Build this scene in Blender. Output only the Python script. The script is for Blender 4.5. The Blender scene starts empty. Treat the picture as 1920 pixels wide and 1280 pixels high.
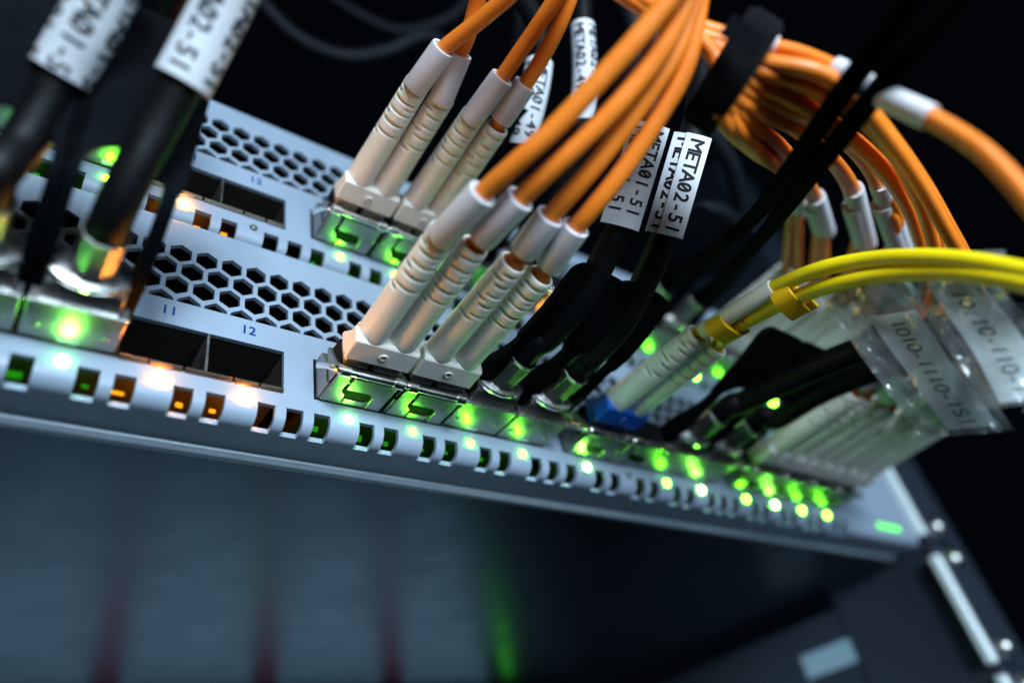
import bpy, bmesh, math, random
from mathutils import Vector, Matrix
random.seed(7)
S = 0.001                       # everything below is written in millimetres
sc = bpy.context.scene
COL = sc.collection

# ------------------------------------------------------------------ camera
CR = ((0.7925445, -0.5824896, -0.1804967),
      (0.2450656, 0.5752620, -0.7803950),
      (0.5584049, 0.5742643, 0.5986690))       # rows: image right, image down, forward
CC = Vector((-44.077, -108.079, -75.073))
FPX = 1353.93
rgt, dwn, fwd = (Vector(r) for r in CR)
cam = bpy.data.cameras.new('camera')
camo = bpy.data.objects.new('camera', cam); COL.objects.link(camo)
m = Matrix.Identity(4)
for i in range(3):
    m[i][0] = rgt[i]; m[i][1] = -dwn[i]; m[i][2] = -fwd[i]; m[i][3] = CC[i]*S
camo.matrix_world = m
cam.sensor_width = 36; cam.lens = FPX/1920*36
cam.clip_start = 0.004; cam.clip_end = 20
cam.dof.use_dof = True
cam.dof.focus_distance = 0.140
cam.dof.aperture_fstop = 5.6
# aperture is lens/fstop in real millimetres: the scene is built at real size
sc.camera = camo

# ------------------------------------------------------------------ world, lamps, exposure
w = bpy.data.worlds.new('World'); sc.world = w; w.use_nodes = True
bg = w.node_tree.nodes['Background']
bg.inputs[0].default_value = (0.30, 0.55, 1.0, 1); bg.inputs[1].default_value = 0.0025

def area(name, loc, target, size, power, col):
    l = bpy.data.lights.new(name, 'AREA'); l.shape = 'DISK'; l.size = size*S; l.energy = power; l.color = col
    o = bpy.data.objects.new(name, l); COL.objects.link(o)
    o.location = Vector(loc)*S
    d = Vector(target)-Vector(loc)
    o.rotation_euler = d.to_track_quat('-Z', 'Y').to_euler()
    o['kind'] = 'helper'
    return o
kl = bpy.data.lights.new('key_spot', 'SPOT'); kl.energy = 30; kl.color = (0.70, 0.86, 1.0); kl.spot_size = math.radians(44); kl.spot_blend = 1.0; kl.shadow_soft_size = 0.09  # added key spot, no real torch: soft cone lets the upper switch fall darker
ko = bpy.data.objects.new('key_spot', kl); COL.objects.link(ko); ko.location = (-.160, -.610, .050); ko['kind'] = 'helper'
ko.rotation_euler = (Vector((.055, -.02, -.012))-ko.location).to_track_quat('-Z', 'Y').to_euler()
area('low_fill', (80, -690, -110), (80, 0, 0), 320, 2.9, (0.60, 0.83, 1.0))  # added fill light from low in front, not a fixture of the aisle
sc.view_settings.view_transform = 'Standard'; sc.view_settings.look = 'None'
sc.view_settings.exposure = 0.0; sc.view_settings.gamma = 1.0
sc.cycles.max_bounces = 8; sc.cycles.sample_clamp_indirect = 4.0
sc.cycles.caustics_reflective = False; sc.cycles.caustics_refractive = False

# ------------------------------------------------------------------ pixel helpers (photograph is 1920 x 1280)
def ray(u, v): return rgt*((u-960)/FPX) + dwn*((v-640)/FPX) + fwd
def D(u, v, t): return CC + ray(u, v)*t           # t: distance along the optical axis, mm

# ------------------------------------------------------------------ materials
MATS = {}
def mat(name, col, rough=0.5, metal=0.0, spec=0.5, bump=0.0, bscale=900, rvar=0.0, cvar=0.0, cscale=250, sss=0.0, coat=0.0):
    M = bpy.data.materials.new(name); M.use_nodes = True
    nt = M.node_tree; b = nt.nodes['Principled BSDF']
    b.inputs['Base Color'].default_value = (*col, 1); b.inputs['Roughness'].default_value = rough
    b.inputs['Metallic'].default_value = metal; b.inputs['Specular IOR Level'].default_value = spec
    b.inputs['Coat Weight'].default_value = coat
    if sss:
        b.inputs['Subsurface Weight'].default_value = sss; b.inputs['Subsurface Radius'].default_value = (1, .8, .6); b.inputs['Subsurface Scale'].default_value = 0.0012
    tc = nt.nodes.new('ShaderNodeTexCoord')
    if bump:
        n = nt.nodes.new('ShaderNodeTexNoise'); n.inputs['Scale'].default_value = bscale; n.inputs['Detail'].default_value = 3
        bp = nt.nodes.new('ShaderNodeBump'); bp.inputs['Strength'].default_value = bump; bp.inputs['Distance'].default_value = 0.0002
        nt.links.new(tc.outputs['Object'], n.inputs['Vector']); nt.links.new(n.outputs['Fac'], bp.inputs['Height']); nt.links.new(bp.outputs['Normal'], b.inputs['Normal'])
    if rvar or cvar:
        n = nt.nodes.new('ShaderNodeTexNoise'); n.inputs['Scale'].default_value = cscale; n.inputs['Detail'].default_value = 6; n.inputs['Roughness'].default_value = .65
        nt.links.new(tc.outputs['Object'], n.inputs['Vector'])
        if rvar:
            r = nt.nodes.new('ShaderNodeMapRange'); r.inputs['From Min'].default_value = .3; r.inputs['From Max'].default_value = .7
            r.inputs['To Min'].default_value = max(0.02, rough-rvar); r.inputs['To Max'].default_value = min(1, rough+rvar)
            nt.links.new(n.outputs['Fac'], r.inputs['Value']); nt.links.new(r.outputs['Result'], b.inputs['Roughness'])
        if cvar:
            mx = nt.nodes.new('ShaderNodeMix'); mx.data_type = 'RGBA'
            mx.inputs['A'].default_value = (*[c*(1-cvar) for c in col], 1); mx.inputs['B'].default_value = (*[min(1, c*(1+cvar)) for c in col], 1)
            nt.links.new(n.outputs['Fac'], mx.inputs['Factor']); nt.links.new(mx.outputs['Result'], b.inputs['Base Color'])
    MATS[name] = M
    return M
def emit(name, col, strength):
    M = bpy.data.materials.new(name); M.use_nodes = True
    nt = M.node_tree; nt.nodes.remove(nt.nodes['Principled BSDF'])
    e = nt.nodes.new('ShaderNodeEmission'); e.inputs[0].default_value = (*col, 1); e.inputs[1].default_value = strength
    nt.links.new(e.outputs[0], nt.nodes['Material Output'].inputs['Surface'])
    MATS[name] = M; return M
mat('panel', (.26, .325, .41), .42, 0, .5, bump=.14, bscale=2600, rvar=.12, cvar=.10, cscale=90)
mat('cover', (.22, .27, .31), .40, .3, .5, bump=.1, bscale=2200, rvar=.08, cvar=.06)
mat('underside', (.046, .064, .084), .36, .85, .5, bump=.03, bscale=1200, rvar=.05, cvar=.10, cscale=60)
mat('nickel', (.32, .315, .30), .38, 1.0, .5, bump=.08, bscale=1800, rvar=.10, cvar=.08)
mat('nickel_bright', (.86, .85, .83), .27, 1.0, .5, rvar=.08)
mat('finger_metal', (.16, .14, .12), .40, 1.0, .5, rvar=.1)
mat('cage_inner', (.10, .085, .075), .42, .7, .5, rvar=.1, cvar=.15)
mat('beige', (.86, .83, .74), .42, 0, .45, bump=.10, bscale=1500, cvar=.04, sss=.25)
mat('boot_white', (.88, .89, .88), .40, 0, .45, bump=.08, bscale=1500, cvar=.04, sss=.2)
mat('sleeve', (.66, .63, .66), .50, 0, .4, bump=.06, bscale=1300, cvar=.05, sss=.15)
mat('orange', (.95, .215, .018), .42, 0, .45, bump=.16, bscale=420, cvar=.22, cscale=120, rvar=.14)
mat('yellow', (.92, .72, .005), .40, 0, .45, bump=.06, bscale=700, cvar=.06)
mat('yellow_clip', (.90, .52, .01), .40, 0, .45, bump=.06, cvar=.05, sss=.1)
mat('black', (.0035, .0038, .0045), .5, 0, .16, bump=.10, bscale=900, cvar=.25, rvar=.08)
mat('tab_black', (.002, .003, .0045), .6, 0, .03, bump=.03, bscale=1200, rvar=.08)
mat('grey_jacket', (.004, .006, .009), .55, 0, .15, bump=.08, cvar=.2)
mat('matte_black', (.0015, .0017, .002), .9, 0, .02, bump=.1)
mat('hook_loop', (.006, .006, .007), .95, 0, .1, bump=.8, bscale=3000)
mat('blue', (.004, .10, .50), .36, 0, .5, bump=.05, cvar=.05, sss=.1)
mat('paper', (.64, .66, .70), .55, 0, .3, bump=.04, cvar=.03)
mat('tag_paper', (.88, .90, .92), .6, 0, .3, bump=.05, cvar=.03)
mat('ink', (.012, .012, .016), .6, 0, .2)
mat('ink_blue', (.015, .07, .34), .6, 0, .2)
mat('ink_grey', (.05, .10, .10), .6, 0, .2)
mat('void', (.006, .007, .008), .8, 0, .1)
mat('rack_paint', (.026, .036, .052), .40, 0, .5, bump=.1, bscale=800, rvar=.08, cvar=.1)
mat('zinc', (.84, .91, .97), .30, .1, .5, rvar=.1, cvar=.1, bump=.05)
mat('tray_grey', (.34, .50, .58), .5, 0, .4, cvar=.05)
mat('latch_red', (.24, .02, .07), .45, 0, .4)
mat('lens_off', (.10, .11, .11), .25, 0, .5)
emit('led_green', (.14, 1.0, .006), 105)
emit('led_green_hot', (.20, 1.0, .06), 180)
emit('led_amber', (1.0, .30, .012), 640)
emit('led_amber_dim', (1.0, .34, .01), 160)
emit('chip_amber', (1.0, .36, .01), 1.5)
emit('chip_green', (.05, .8, .02), 0.32)
emit('status_green', (.10, 1.0, .05), 3)
# clear plastic film: a thin sheet that lets light through and mirrors a little
M = bpy.data.materials.new('film'); M.use_nodes = True; nt = M.node_tree; nt.nodes.remove(nt.nodes['Principled BSDF'])
tr = nt.nodes.new('ShaderNodeBsdfTransparent'); tr.inputs[0].default_value = (.93, .96, .96, 1)
gl = nt.nodes.new('ShaderNodeBsdfGlossy'); gl.inputs['Roughness'].default_value = .20
df = nt.nodes.new('ShaderNodeBsdfDiffuse'); df.inputs[0].default_value = (.7, .75, .75, 1)
nz = nt.nodes.new('ShaderNodeTexNoise'); nz.inputs['Scale'].default_value = 180; nz.inputs['Detail'].default_value = 5
bp = nt.nodes.new('ShaderNodeBump'); bp.inputs['Strength'].default_value = .9; bp.inputs['Distance'].default_value = .0016
tcn = nt.nodes.new('ShaderNodeTexCoord'); nt.links.new(tcn.outputs['Object'], nz.inputs['Vector'])
nt.links.new(nz.outputs['Fac'], bp.inputs['Height']); nt.links.new(bp.outputs[0], gl.inputs['Normal'])
m0 = nt.nodes.new('ShaderNodeMixShader'); m0.inputs[0].default_value = .07
m1 = nt.nodes.new('ShaderNodeMixShader')
nt.links.new(tr.outputs[0], m0.inputs[1]); nt.links.new(df.outputs[0], m0.inputs[2])
m1.inputs[0].default_value = .14; nt.links.new(m0.outputs[0], m1.inputs[1]); nt.links.new(gl.outputs[0], m1.inputs[2])
nt.links.new(m1.outputs[0], nt.nodes['Material Output'].inputs['Surface']); MATS['film'] = M

# ------------------------------------------------------------------ mesh helpers (millimetres in, metres out)
class MB:
    def __init__(s): s.v = []; s.f = []
    def add(s, vs, fs):
        k = len(s.v); s.v += [tuple(x) for x in vs]; s.f += [tuple(i+k for i in f) for f in fs]; return s
    def box(s, x0, x1, y0, y1, z0, z1):
        return s.add([(x, y, z) for x in (x0, x1) for y in (y0, y1) for z in (z0, z1)],
                     [(0, 1, 3, 2), (4, 6, 7, 5), (0, 4, 5, 1), (2, 3, 7, 6), (0, 2, 6, 4), (1, 5, 7, 3)])
    def prism(s, poly, a0, a1, axis='z'):
        # poly is a list of 2D points; extruded along axis
        n = len(poly)
        def P(p, a): return {'z': (p[0], p[1], a), 'y': (p[0], a, p[1]), 'x': (a, p[0], p[1])}[axis]
        return s.add([P(p, a0) for p in poly]+[P(p, a1) for p in poly],
                     [tuple(range(n))[::-1], tuple(range(n, 2*n))]+[(i, (i+1) % n, n+(i+1) % n, n+i) for i in range(n)])
    def tube(s, pts, rad, n=14, caps=True, sx=1.0, sy=1.0, up=None):
        pts = [Vector(p) for p in pts]; L = len(pts)
        if not hasattr(rad, '__len__'): rad = [rad]*L
        T = [(pts[min(i+1, L-1)]-pts[max(i-1, 0)]).normalized() for i in range(L)]
        a = Vector(up) if up is not None else (Vector((0, 0, 1)) if abs(T[0].z) < .9 else Vector((1, 0, 0)))
        N = (a-T[0]*a.dot(T[0])).normalized(); vs = []; k = len(s.v)
        for i in range(L):
            N = (N-T[i]*N.dot(T[i])).normalized(); B = T[i].cross(N)
            for j in range(n):
                t = 2*math.pi*j/n
                vs.append(pts[i]+(N*math.cos(t)*sy+B*math.sin(t)*sx)*rad[i])
        fs = [(i*n+j, i*n+(j+1) % n, (i+1)*n+(j+1) % n, (i+1)*n+j) for i in range(L-1) for j in range(n)]
        if caps: fs += [tuple(range(n))[::-1], tuple((L-1)*n+j for j in range(n))]
        return s.add(vs, fs)
    def lathe_y(s, prof, n=28, cx=0, cz=0, sx=1, sz=1):
        # prof: list of (y, r) swept around the y axis
        vs = []; L = len(prof)
        for y, r in prof:
            for j in range(n):
                t = 2*math.pi*j/n; vs.append((cx+r*sx*math.cos(t), y, cz+r*sz*math.sin(t)))
        fs = [(i*n+j, i*n+(j+1) % n, (i+1)*n+(j+1) % n, (i+1)*n+j) for i in range(L-1) for j in range(n)]
        fs += [tuple(range(n))[::-1], tuple((L-1)*n+j for j in range(n))]
        return s.add(vs, fs)
    def mesh(s, name, material, smooth=None):
        me = bpy.data.meshes.new(name)
        me.from_pydata([(x*S, y*S, z*S) for x, y, z in s.v], [], s.f)
        bm = bmesh.new(); bm.from_mesh(me); bmesh.ops.recalc_face_normals(bm, faces=bm.faces)
        if smooth is not None:
            for f in bm.faces: f.smooth = True
            for e in bm.edges:
                if len(e.link_faces) == 2 and e.calc_face_angle(0) > math.radians(smooth): e.smooth = False
        bm.to_mesh(me); bm.free()
        me.materials.append(MATS[material]); return me
CACHE = {}
def obj(name, mesh, parent=None, loc=(0, 0, 0), bevel=0, segs=2):
    o = bpy.data.objects.new(name, mesh); COL.objects.link(o)
    o.location = Vector(loc)*S
    if parent: o.parent = parent
    if bevel:
        b = o.modifiers.new('bevel', 'BEVEL'); b.width = bevel*S; b.segments = segs; b.limit_method = 'ANGLE'; b.angle_limit = math.radians(35); b.harden_normals = True
    return o
def cached(key, fn):
    if key not in CACHE: CACHE[key] = fn()
    return CACHE[key]
def thing(name, label, cat, loc=(0, 0, 0), group=None, kind=None):
    o = bpy.data.objects.new(name, None); COL.objects.link(o); o.empty_display_size = .002
    o.location = Vector(loc)*S; tag(o, label, cat, group, kind); return o
def tag(o, label, cat, group=None, kind=None):
    o['label'] = label
    if cat: o['category'] = cat
    if group: o['group'] = group
    if kind: o['kind'] = kind
    return o
def spline(P, per=8):
    P = [Vector(p) for p in P]; out = []
    for i in range(len(P)-1):
        p0 = P[i-1] if i else P[0]*2-P[1]; p1 = P[i]; p2 = P[i+1]; p3 = P[i+2] if i+2 < len(P) else P[-1]*2-P[-2]
        for k in range(per):
            t = k/per
            out.append(.5*((2*p1)+(p2-p0)*t+(2*p0-5*p1+4*p2-p3)*t*t+(3*p1-p0-3*p2+p3)*t**3))
    out.append(P[-1]); return out
def lerp(a, b, t): return a+(b-a)*t
def cable(name, pts, r, material, parent, n=16, base=None, per=8):
    base = base or Vector((0, 0, 0))
    return obj(name, MB().tube([Vector(p)-base for p in spline(pts, per)], r, n).mesh(name, material, 50), parent)

# ------------------------------------------------------------------ lettering
GL = {}
def glyph(ch, bold):
    k = (ch, bold)
    if k in GL: return GL[k]
    c = bpy.data.curves.new('glyph', 'FONT'); c.body = ch; c.size = 1; c.align_x = 'CENTER'; c.resolution_u = 4
    o = bpy.data.objects.new('glyph', c); COL.objects.link(o)
    bpy.context.view_layer.update()
    me = bpy.data.meshes.new_from_object(o.evaluated_get(bpy.context.evaluated_depsgraph_get()))
    bpy.data.objects.remove(o); bm = bmesh.new(); bm.from_mesh(me)
    for i in range(1, 8):
        bmesh.ops.bisect_plane(bm, geom=bm.verts[:]+bm.edges[:]+bm.faces[:], plane_co=(0, i*.1, 0), plane_no=(0, 1, 0))
    if ch == '0' and bold:   # slashed zero, as label printers draw it
        vs = [bm.verts.new(p) for p in ((-.15, .17, 0), (-.08, .13, 0), (.16, .53, 0), (.09, .57, 0))]
        bm.faces.new(vs)
    bm.verts.index_update()
    r = ([(v.co.x, v.co.y-.36) for v in bm.verts], [tuple(v.index for v in f.verts) for f in bm.faces])
    bm.free(); bpy.data.meshes.remove(me); GL[k] = r; return r
def text_mesh(name, string, fn, size, adv, material, bold=.012, wide=1.0):
    """fn(s, t) -> point in mm; s runs along the line of text, t up the letters"""
    mb = MB()
    for i, ch in enumerate(string):
        if ch == ' ': continue
        gv, gf = glyph(ch, bold)
        for dx, dy in (((-1, -1), (1, 1), (-1, 1), (1, -1)) if bold else ((0, 0),)):
            mb.add([fn((i+.5)*adv+(x+dx*bold)*size*wide, (y+dy*bold)*size) for x, y in gv], gf)
    me = mb.mesh(name, material); return me

# ================================================================== geometry of the switch
P, G = 14.394, 5.777
def px(n): return ((n-9)//4 if n >= 9 else -((12-n)//4))*G + (n-12.5)*P if False else (math.floor((n-9)/4))*G + (n-12.5)*P
ZP = 10.95           # height of the port axis above the U boundary
ZO0, ZO1 = 6.1, 15.8 # port opening
ZL = 3.2             # indicator row
U = 44.45
FIRST = 5
PITCHX0, PITCHX1 = -112, 232
def win_xs():
    xs = []
    for n in range(FIRST, 25):
        xs += [px(n)+3.95, px(n)+9.3]
        if n % 4 == 0 and n < 24: xs.append(px(n)+14.7)
    return xs
WX = win_xs(); WW = 1.65
XL, XR = -218, 243.2

def panel_mesh():
    c = bpy.data.curves.new('front_panel', 'CURVE'); c.dimensions = '2D'; c.fill_mode = 'BOTH'; c.extrude = .5
    def poly(pts):
        s = c.splines.new('POLY'); s.points.add(len(pts)-1)
        for q, p in zip(s.points, pts): q.co = (p[0], p[1], 0, 1)
        s.use_cyclic_u = True
    out = [(XL, 2.0)]
    for x in sorted(WX): out += [(x-WW, 2.0), (x-WW, 2.9), (x+WW, 2.9), (x+WW, 2.0)]
    out += [(XR, 2.0), (XR, 42.0), (XL, 42.0)]
    poly(out)
    for g in range(FIRST, 25, 4):
        a, b = px(g)-P/2, px(g+3)+P/2
        poly([(a+.1, ZO0), (b-.1, ZO0), (b-.1, ZO1), (a+.1, ZO1)])
    for n in range(FIRST, 25):
        poly([(px(n)+.95*math.cos(t*math.pi/8), ZL+.95*math.sin(t*math.pi/8)) for t in range(16)])
    R_, px_, rz = 2.30, 4.9, 4.16
    for row in range(4):
        zc = 21.35+row*rz; off = -20.9 + (0 if row % 2 else -px_/2)
        k0 = int((PITCHX0-off)/px_); k1 = int((PITCHX1-40-off)/px_)
        for k in range(k0, k1):
            x = off+k*px_
            pts = [(x+R_*math.sin(math.pi*i/3), zc+R_*math.cos(math.pi*i/3)) for i in range(6)]
            if row == 0:
                pts = [(x-1.99, zc-.1), (x+1.99, zc-.1), (x+1.99, zc+1.15*.9), (x, zc+R_), (x-1.99, zc+1.15*.9)]
                pts = [(x-2.25, zc+.15), (x+2.25, zc+.15), (x+1.99, zc+.9), (x, zc+R_-.1), (x-1.99, zc+.9)]
            poly(pts)
    o = bpy.data.objects.new('tmp', c); COL.objects.link(o); bpy.context.view_layer.update()
    me = bpy.data.meshes.new_from_object(o.evaluated_get(bpy.context.evaluated_depsgraph_get()))
    bpy.data.objects.remove(o)
    for v in me.vertices:
        x, y, z = v.co; v.co = (x*S, (.5+z)*S, y*S)
    me.materials.clear(); me.materials.append(MATS['panel'])
    bm = bmesh.new(); bm.from_mesh(me); bmesh.ops.remove_doubles(bm, verts=bm.verts, dist=2e-6); bmesh.ops.recalc_face_normals(bm, faces=bm.faces)
    for f in bm.faces: f.smooth = False
    bm.to_mesh(me); bm.free(); me.name = 'front_panel'
    return me
def bend_mesh():
    mb = MB(); arc = []
    for i in range(11):
        t = math.pi/2*i/10
        arc.append((3-3*math.cos(t), 2.0-3*math.sin(t)))
    arc_in = [(3-2*(3-y)/3, 2-2*(2-z)/3) for y, z in arc]
    arc.append((3.7, -1.0)); arc_in.append((3.7, 0.0))
    prof = arc+arc_in[::-1]
    xs = [XL]
    for x in sorted(WX): xs += [x-WW, x+WW]
    xs.append(XR)
    for i in range(0, len(xs), 2): mb.prism(prof, xs[i], xs[i+1], 'x')
    mb.prism([(3.7, -1.0), (10.6, -1.0), (10.6, 0), (3.7, 0)], XL, XR, 'x')
    return mb.mesh('panel_bend', 'panel', 25)
def cage_mesh():
    mb = MB()
    a, b, t = -P/2+.18, P/2-.18, 46
    z0, z1 = ZO0+.15, ZO1-.15
    mb.add([(a, 1.2, z0), (b, 1.2, z0), (b, 1.2, z1), (a, 1.2, z1), (a, t, z0), (b, t, z0), (b, t, z1), (a, t, z1)],
           [(0, 4, 5, 1), (1, 5, 6, 2), (2, 6, 7, 3), (3, 7, 4, 0), (4, 7, 6, 5)])
    return mb.mesh('port_cage', 'cage_inner')
def led_mesh(material):
    return MB().lathe_y([(.6, .86)]+[(-.05-.55*math.sin(t*math.pi/10), .86*math.cos(t*math.pi/10)) for t in range(5)]+[(-.62, .06)], 20).mesh('port_light', material, 60)
def chip_mesh(material):
    return MB().box(-.85, .85, 0, .5, -.55, .45).mesh('light_chip', material)
MODULES = {}
def build_switch(z, label, lit, chips, numbers, where):
    t = thing('network_switch', label, 'network switch', (0, 0, z), 'rack switches stacked one above the other')
    fp = obj('front_panel', cached('panel', panel_mesh), t)
    obj('panel_bend', cached('bend', bend_mesh), t)
    # folded base plate: a lip facing the aisle and the long underside
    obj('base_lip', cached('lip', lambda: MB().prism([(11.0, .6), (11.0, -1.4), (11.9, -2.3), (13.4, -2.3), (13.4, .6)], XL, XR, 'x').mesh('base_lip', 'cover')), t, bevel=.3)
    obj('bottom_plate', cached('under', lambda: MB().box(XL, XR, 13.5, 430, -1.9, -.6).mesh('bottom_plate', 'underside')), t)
    obj('chassis', cached('chassis', lambda: MB().add(
        [(x, y, q) for x in (XL, XR) for y in (1.1, 430) for q in (-.5, 41.6)],
        [(0, 1, 3, 2), (4, 6, 7, 5), (2, 3, 7, 6), (1, 5, 7, 3)]).mesh('chassis', 'void')), t)
    obj('inner_floor', cached('ifloor', lambda: MB().box(XL, XR, 4.2, 10.4, .1, .3).mesh('inner_floor', 'void')), t)
    obj('top_cover', cached('top', lambda: MB().box(XL, XR, .4, 430, 42.05, 42.9).mesh('top_cover', 'panel')), t, bevel=.25)
    cg = cached('cage', cage_mesh)
    for n in range(FIRST, 25):
        obj('port_cage', cg, t, (px(n), 0, 0))
        if n % 4: obj('port_divider', cached('div', lambda: MB().box(-.2, .2, -.12, 44, ZO0+.1, ZO1-.1).mesh('port_divider', 'nickel')), t, (px(n)+P/2, 0, 0))
        st = lit.get(n, 'lens_off')
        obj('port_light', cached('led_'+st, lambda: led_mesh(st)), t, (px(n), 0, ZL))
    for i, x in enumerate(sorted(WX)):
        st = chips(x)
        if st:
            o = obj('light_chip', cached('chip_'+st, lambda: chip_mesh(st)), t, (x+random.uniform(-.5, .5), 2.6+random.uniform(0, .9), 1.6+random.uniform(-.5, .1)), bevel=.2)
            o.scale = (random.uniform(.5, 1.25), 1, random.uniform(.5, 1.5)); o.rotation_euler = (random.uniform(-.3, .5), 0, random.uniform(-.2, .2))
    for n in numbers:
        obj('port_number', cached('num%d' % n, lambda: text_mesh('port_number', str(n), lambda s, q: (s, -.03, q), 2.9, 1.5, 'ink_blue', .022)), fp, (px(n)-1.5, 0, 19.0))
    # spring fingers along the sill of the empty pair of ports
    for a, b in ((-28.4, -24.0), (-23.7, -18.3), (-17.9, -9.8), (-9.4, -4.9), (-4.5, -.3)):
        o = obj('spring_finger', MB().prism([(-.55, ZO0+.75), (-.75, ZO0+.35), (-.2, ZO0-.25), (1.6, ZO0+.22), (1.6, ZO0+.5), (-.2, ZO0+.15)], a, b, 'x').mesh('spring_finger', 'finger_metal'), t, bevel=.06)
    # rack ear: bright folded edge, flat flange, two screws with washers
    e = obj('rack_ear', cached('ear', lambda: MB().box(248.3, 269, -1.6, .4, .6, 43.8).mesh('rack_ear', 'rack_paint')), t, bevel=.4)
    obj('ear_flange', cached('earf', lambda: MB().box(244.2, 247.8, -2.6, 1.6, 2.2, 43.4).mesh('ear_flange', 'zinc')), t, bevel=1.0, segs=3)
    for q in (6.35, 38.1):
        obj('screw', cached('screw', lambda: screw_mesh()), e, (258.3, -1.6, q))
    for i in range(4):
        obj('status_light', cached('stl', lambda: MB().box(-1.2, 1.2, -.25, .2, -.8, .8).mesh('status_light', 'status_green')), t, (217+i*4.2, -.05, 3.4))
    return t
def screw_mesh():
    mb = MB()
    mb.lathe_y([(0, 4.6), (-.7, 4.6), (-.7, 3.4), (-1.3, 3.4), (-2.6, 2.9), (-3.3, 1.9), (-3.5, .7)], 24)
    mb.box(-2.0, 2.0, -3.62, -3.2, -.3, .3); mb.box(-.3, .3, -3.63, -3.2, -2.0, 2.0)
    return mb.mesh('screw', 'nickel_bright', 40)

low_lit = {n: 'led_green' for n in (5, 6, 9, 10, 14, 15, 16, 19, 21, 23, 24)}
low_lit.update({10: 'led_green_hot', 13: 'led_green_hot', 17: 'led_green_hot', 20: 'led_green_hot', 22: 'led_green_hot', 11: 'led_amber', 12: 'led_amber'})
up_lit = {n: 'led_green' for n in (9, 10, 13, 14, 15, 16, 20, 21, 22, 23, 24)}
up_lit.update({19: 'led_green_hot', 11: 'led_amber', 17: 'led_amber_dim'})
def chips_low(x):
    if -34 < x < -6: return 'chip_amber' if x > -31 else 'chip_green'
    if x < -34 or 4 < x < 60: return 'chip_green'
    return None
def chips_up(x):
    if -19 < x < -10: return 'chip_amber'
    if x < -30 or 5 < x < 60: return 'chip_green'
    return None
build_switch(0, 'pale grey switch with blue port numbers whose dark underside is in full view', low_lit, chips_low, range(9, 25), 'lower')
build_switch(U, 'pale grey switch mounted directly above the one with the visible underside', up_lit, chips_up, range(9, 25), 'upper')

# ================================================================== rack, bracket, disk shelf
t = thing('mounting_bracket', 'dark steel side bracket with white sticker under the switch', 'bracket', (252, 0, -22))
obj('side_plate', MB().box(-1.2, 1.2, .6, 420, -60, 14.5).mesh('side_plate', 'rack_paint'), t, bevel=.4)
e = obj('bracket_ear', MB().box(-3.6, 17, -1.6, .4, -21.8, 21.0).mesh('bracket_ear', 'rack_paint'), t, bevel=.4)
obj('bracket_flange', MB().box(-7.8, -4.0, -2.6, 1.2, -21.4, 16.6).mesh('bracket_flange', 'zinc'), t, bevel=1.0, segs=3)
for q in (-6.35, -38.1): obj('screw', cached('screw', screw_mesh), e, (6.3, -1.6, q+22))
obj('sticker', MB().box(-1.55, -1.25, 22, 70, -6.0, 2.8).mesh('sticker', 'tray_grey'), t, bevel=.1)
t = thing('mounting_bracket', 'dark steel rack ear with bright flange below the side bracket', 'bracket', (252, 0, -66.5))
obj('bracket_ear', MB().box(-3.6, 17, -1.6, .4, -21.8, 21.8).mesh('bracket_ear', 'rack_paint'), t, bevel=.4)
obj('bracket_flange', MB().box(-7.8, -4.0, -2.6, 1.2, -21.4, 19.6).mesh('bracket_flange', 'zinc'), t, bevel=1.0, segs=3)
obj('screw', cached('screw', screw_mesh), t, (6.3, -1.6, 15.7))
t = thing('rack_post', 'dark steel rack post carrying the screwed ears', 'rack post', (258, 0, -100))
obj('post', MB().box(-8, 26, 1.0, 46, -20, 330).mesh('post', 'rack_paint'), t, bevel=.6)
# disk shelf deeper in the rack, below the underside: it shows only as the blurred colours mirrored in the plate
t = thing('disk_shelf', 'grey disk shelf with dark red latches mirrored blurrily in the underside', 'disk shelf', (0, 170, -110))
obj('shelf_body', MB().box(-210, 236, 4, 200, 0, 106).mesh('shelf_body', 'void'), t)
tr = MB().box(-22.5, 22.5, -2, 3.6, 2, 105).mesh('drive_tray', 'tray_grey'); la = MB().box(-4.0, 4.0, -6, -2.1, 8, 105).mesh('latch', 'latch_red')
le = MB().box(-.9, .9, -3, -2.1, 64, 100).mesh('tray_light', 'status_green')
for k in range(-4, 4):
    if k > 2: continue
    x = 9+k*52.5
    obj('drive_tray', tr, t, (x+26, 0, 0)); obj('latch', la, t, (x, 0, 0))
obj('tray_light', le, t, (174, 0, 0)); obj('tray_light', le, t, (58, 0, -30))
obj('drive_tray', MB().box(-20.5, 20.5, -2, 3.6, 2, 94).mesh('dark_tray', 'rack_paint'), t, (196, 0, 0))

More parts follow.
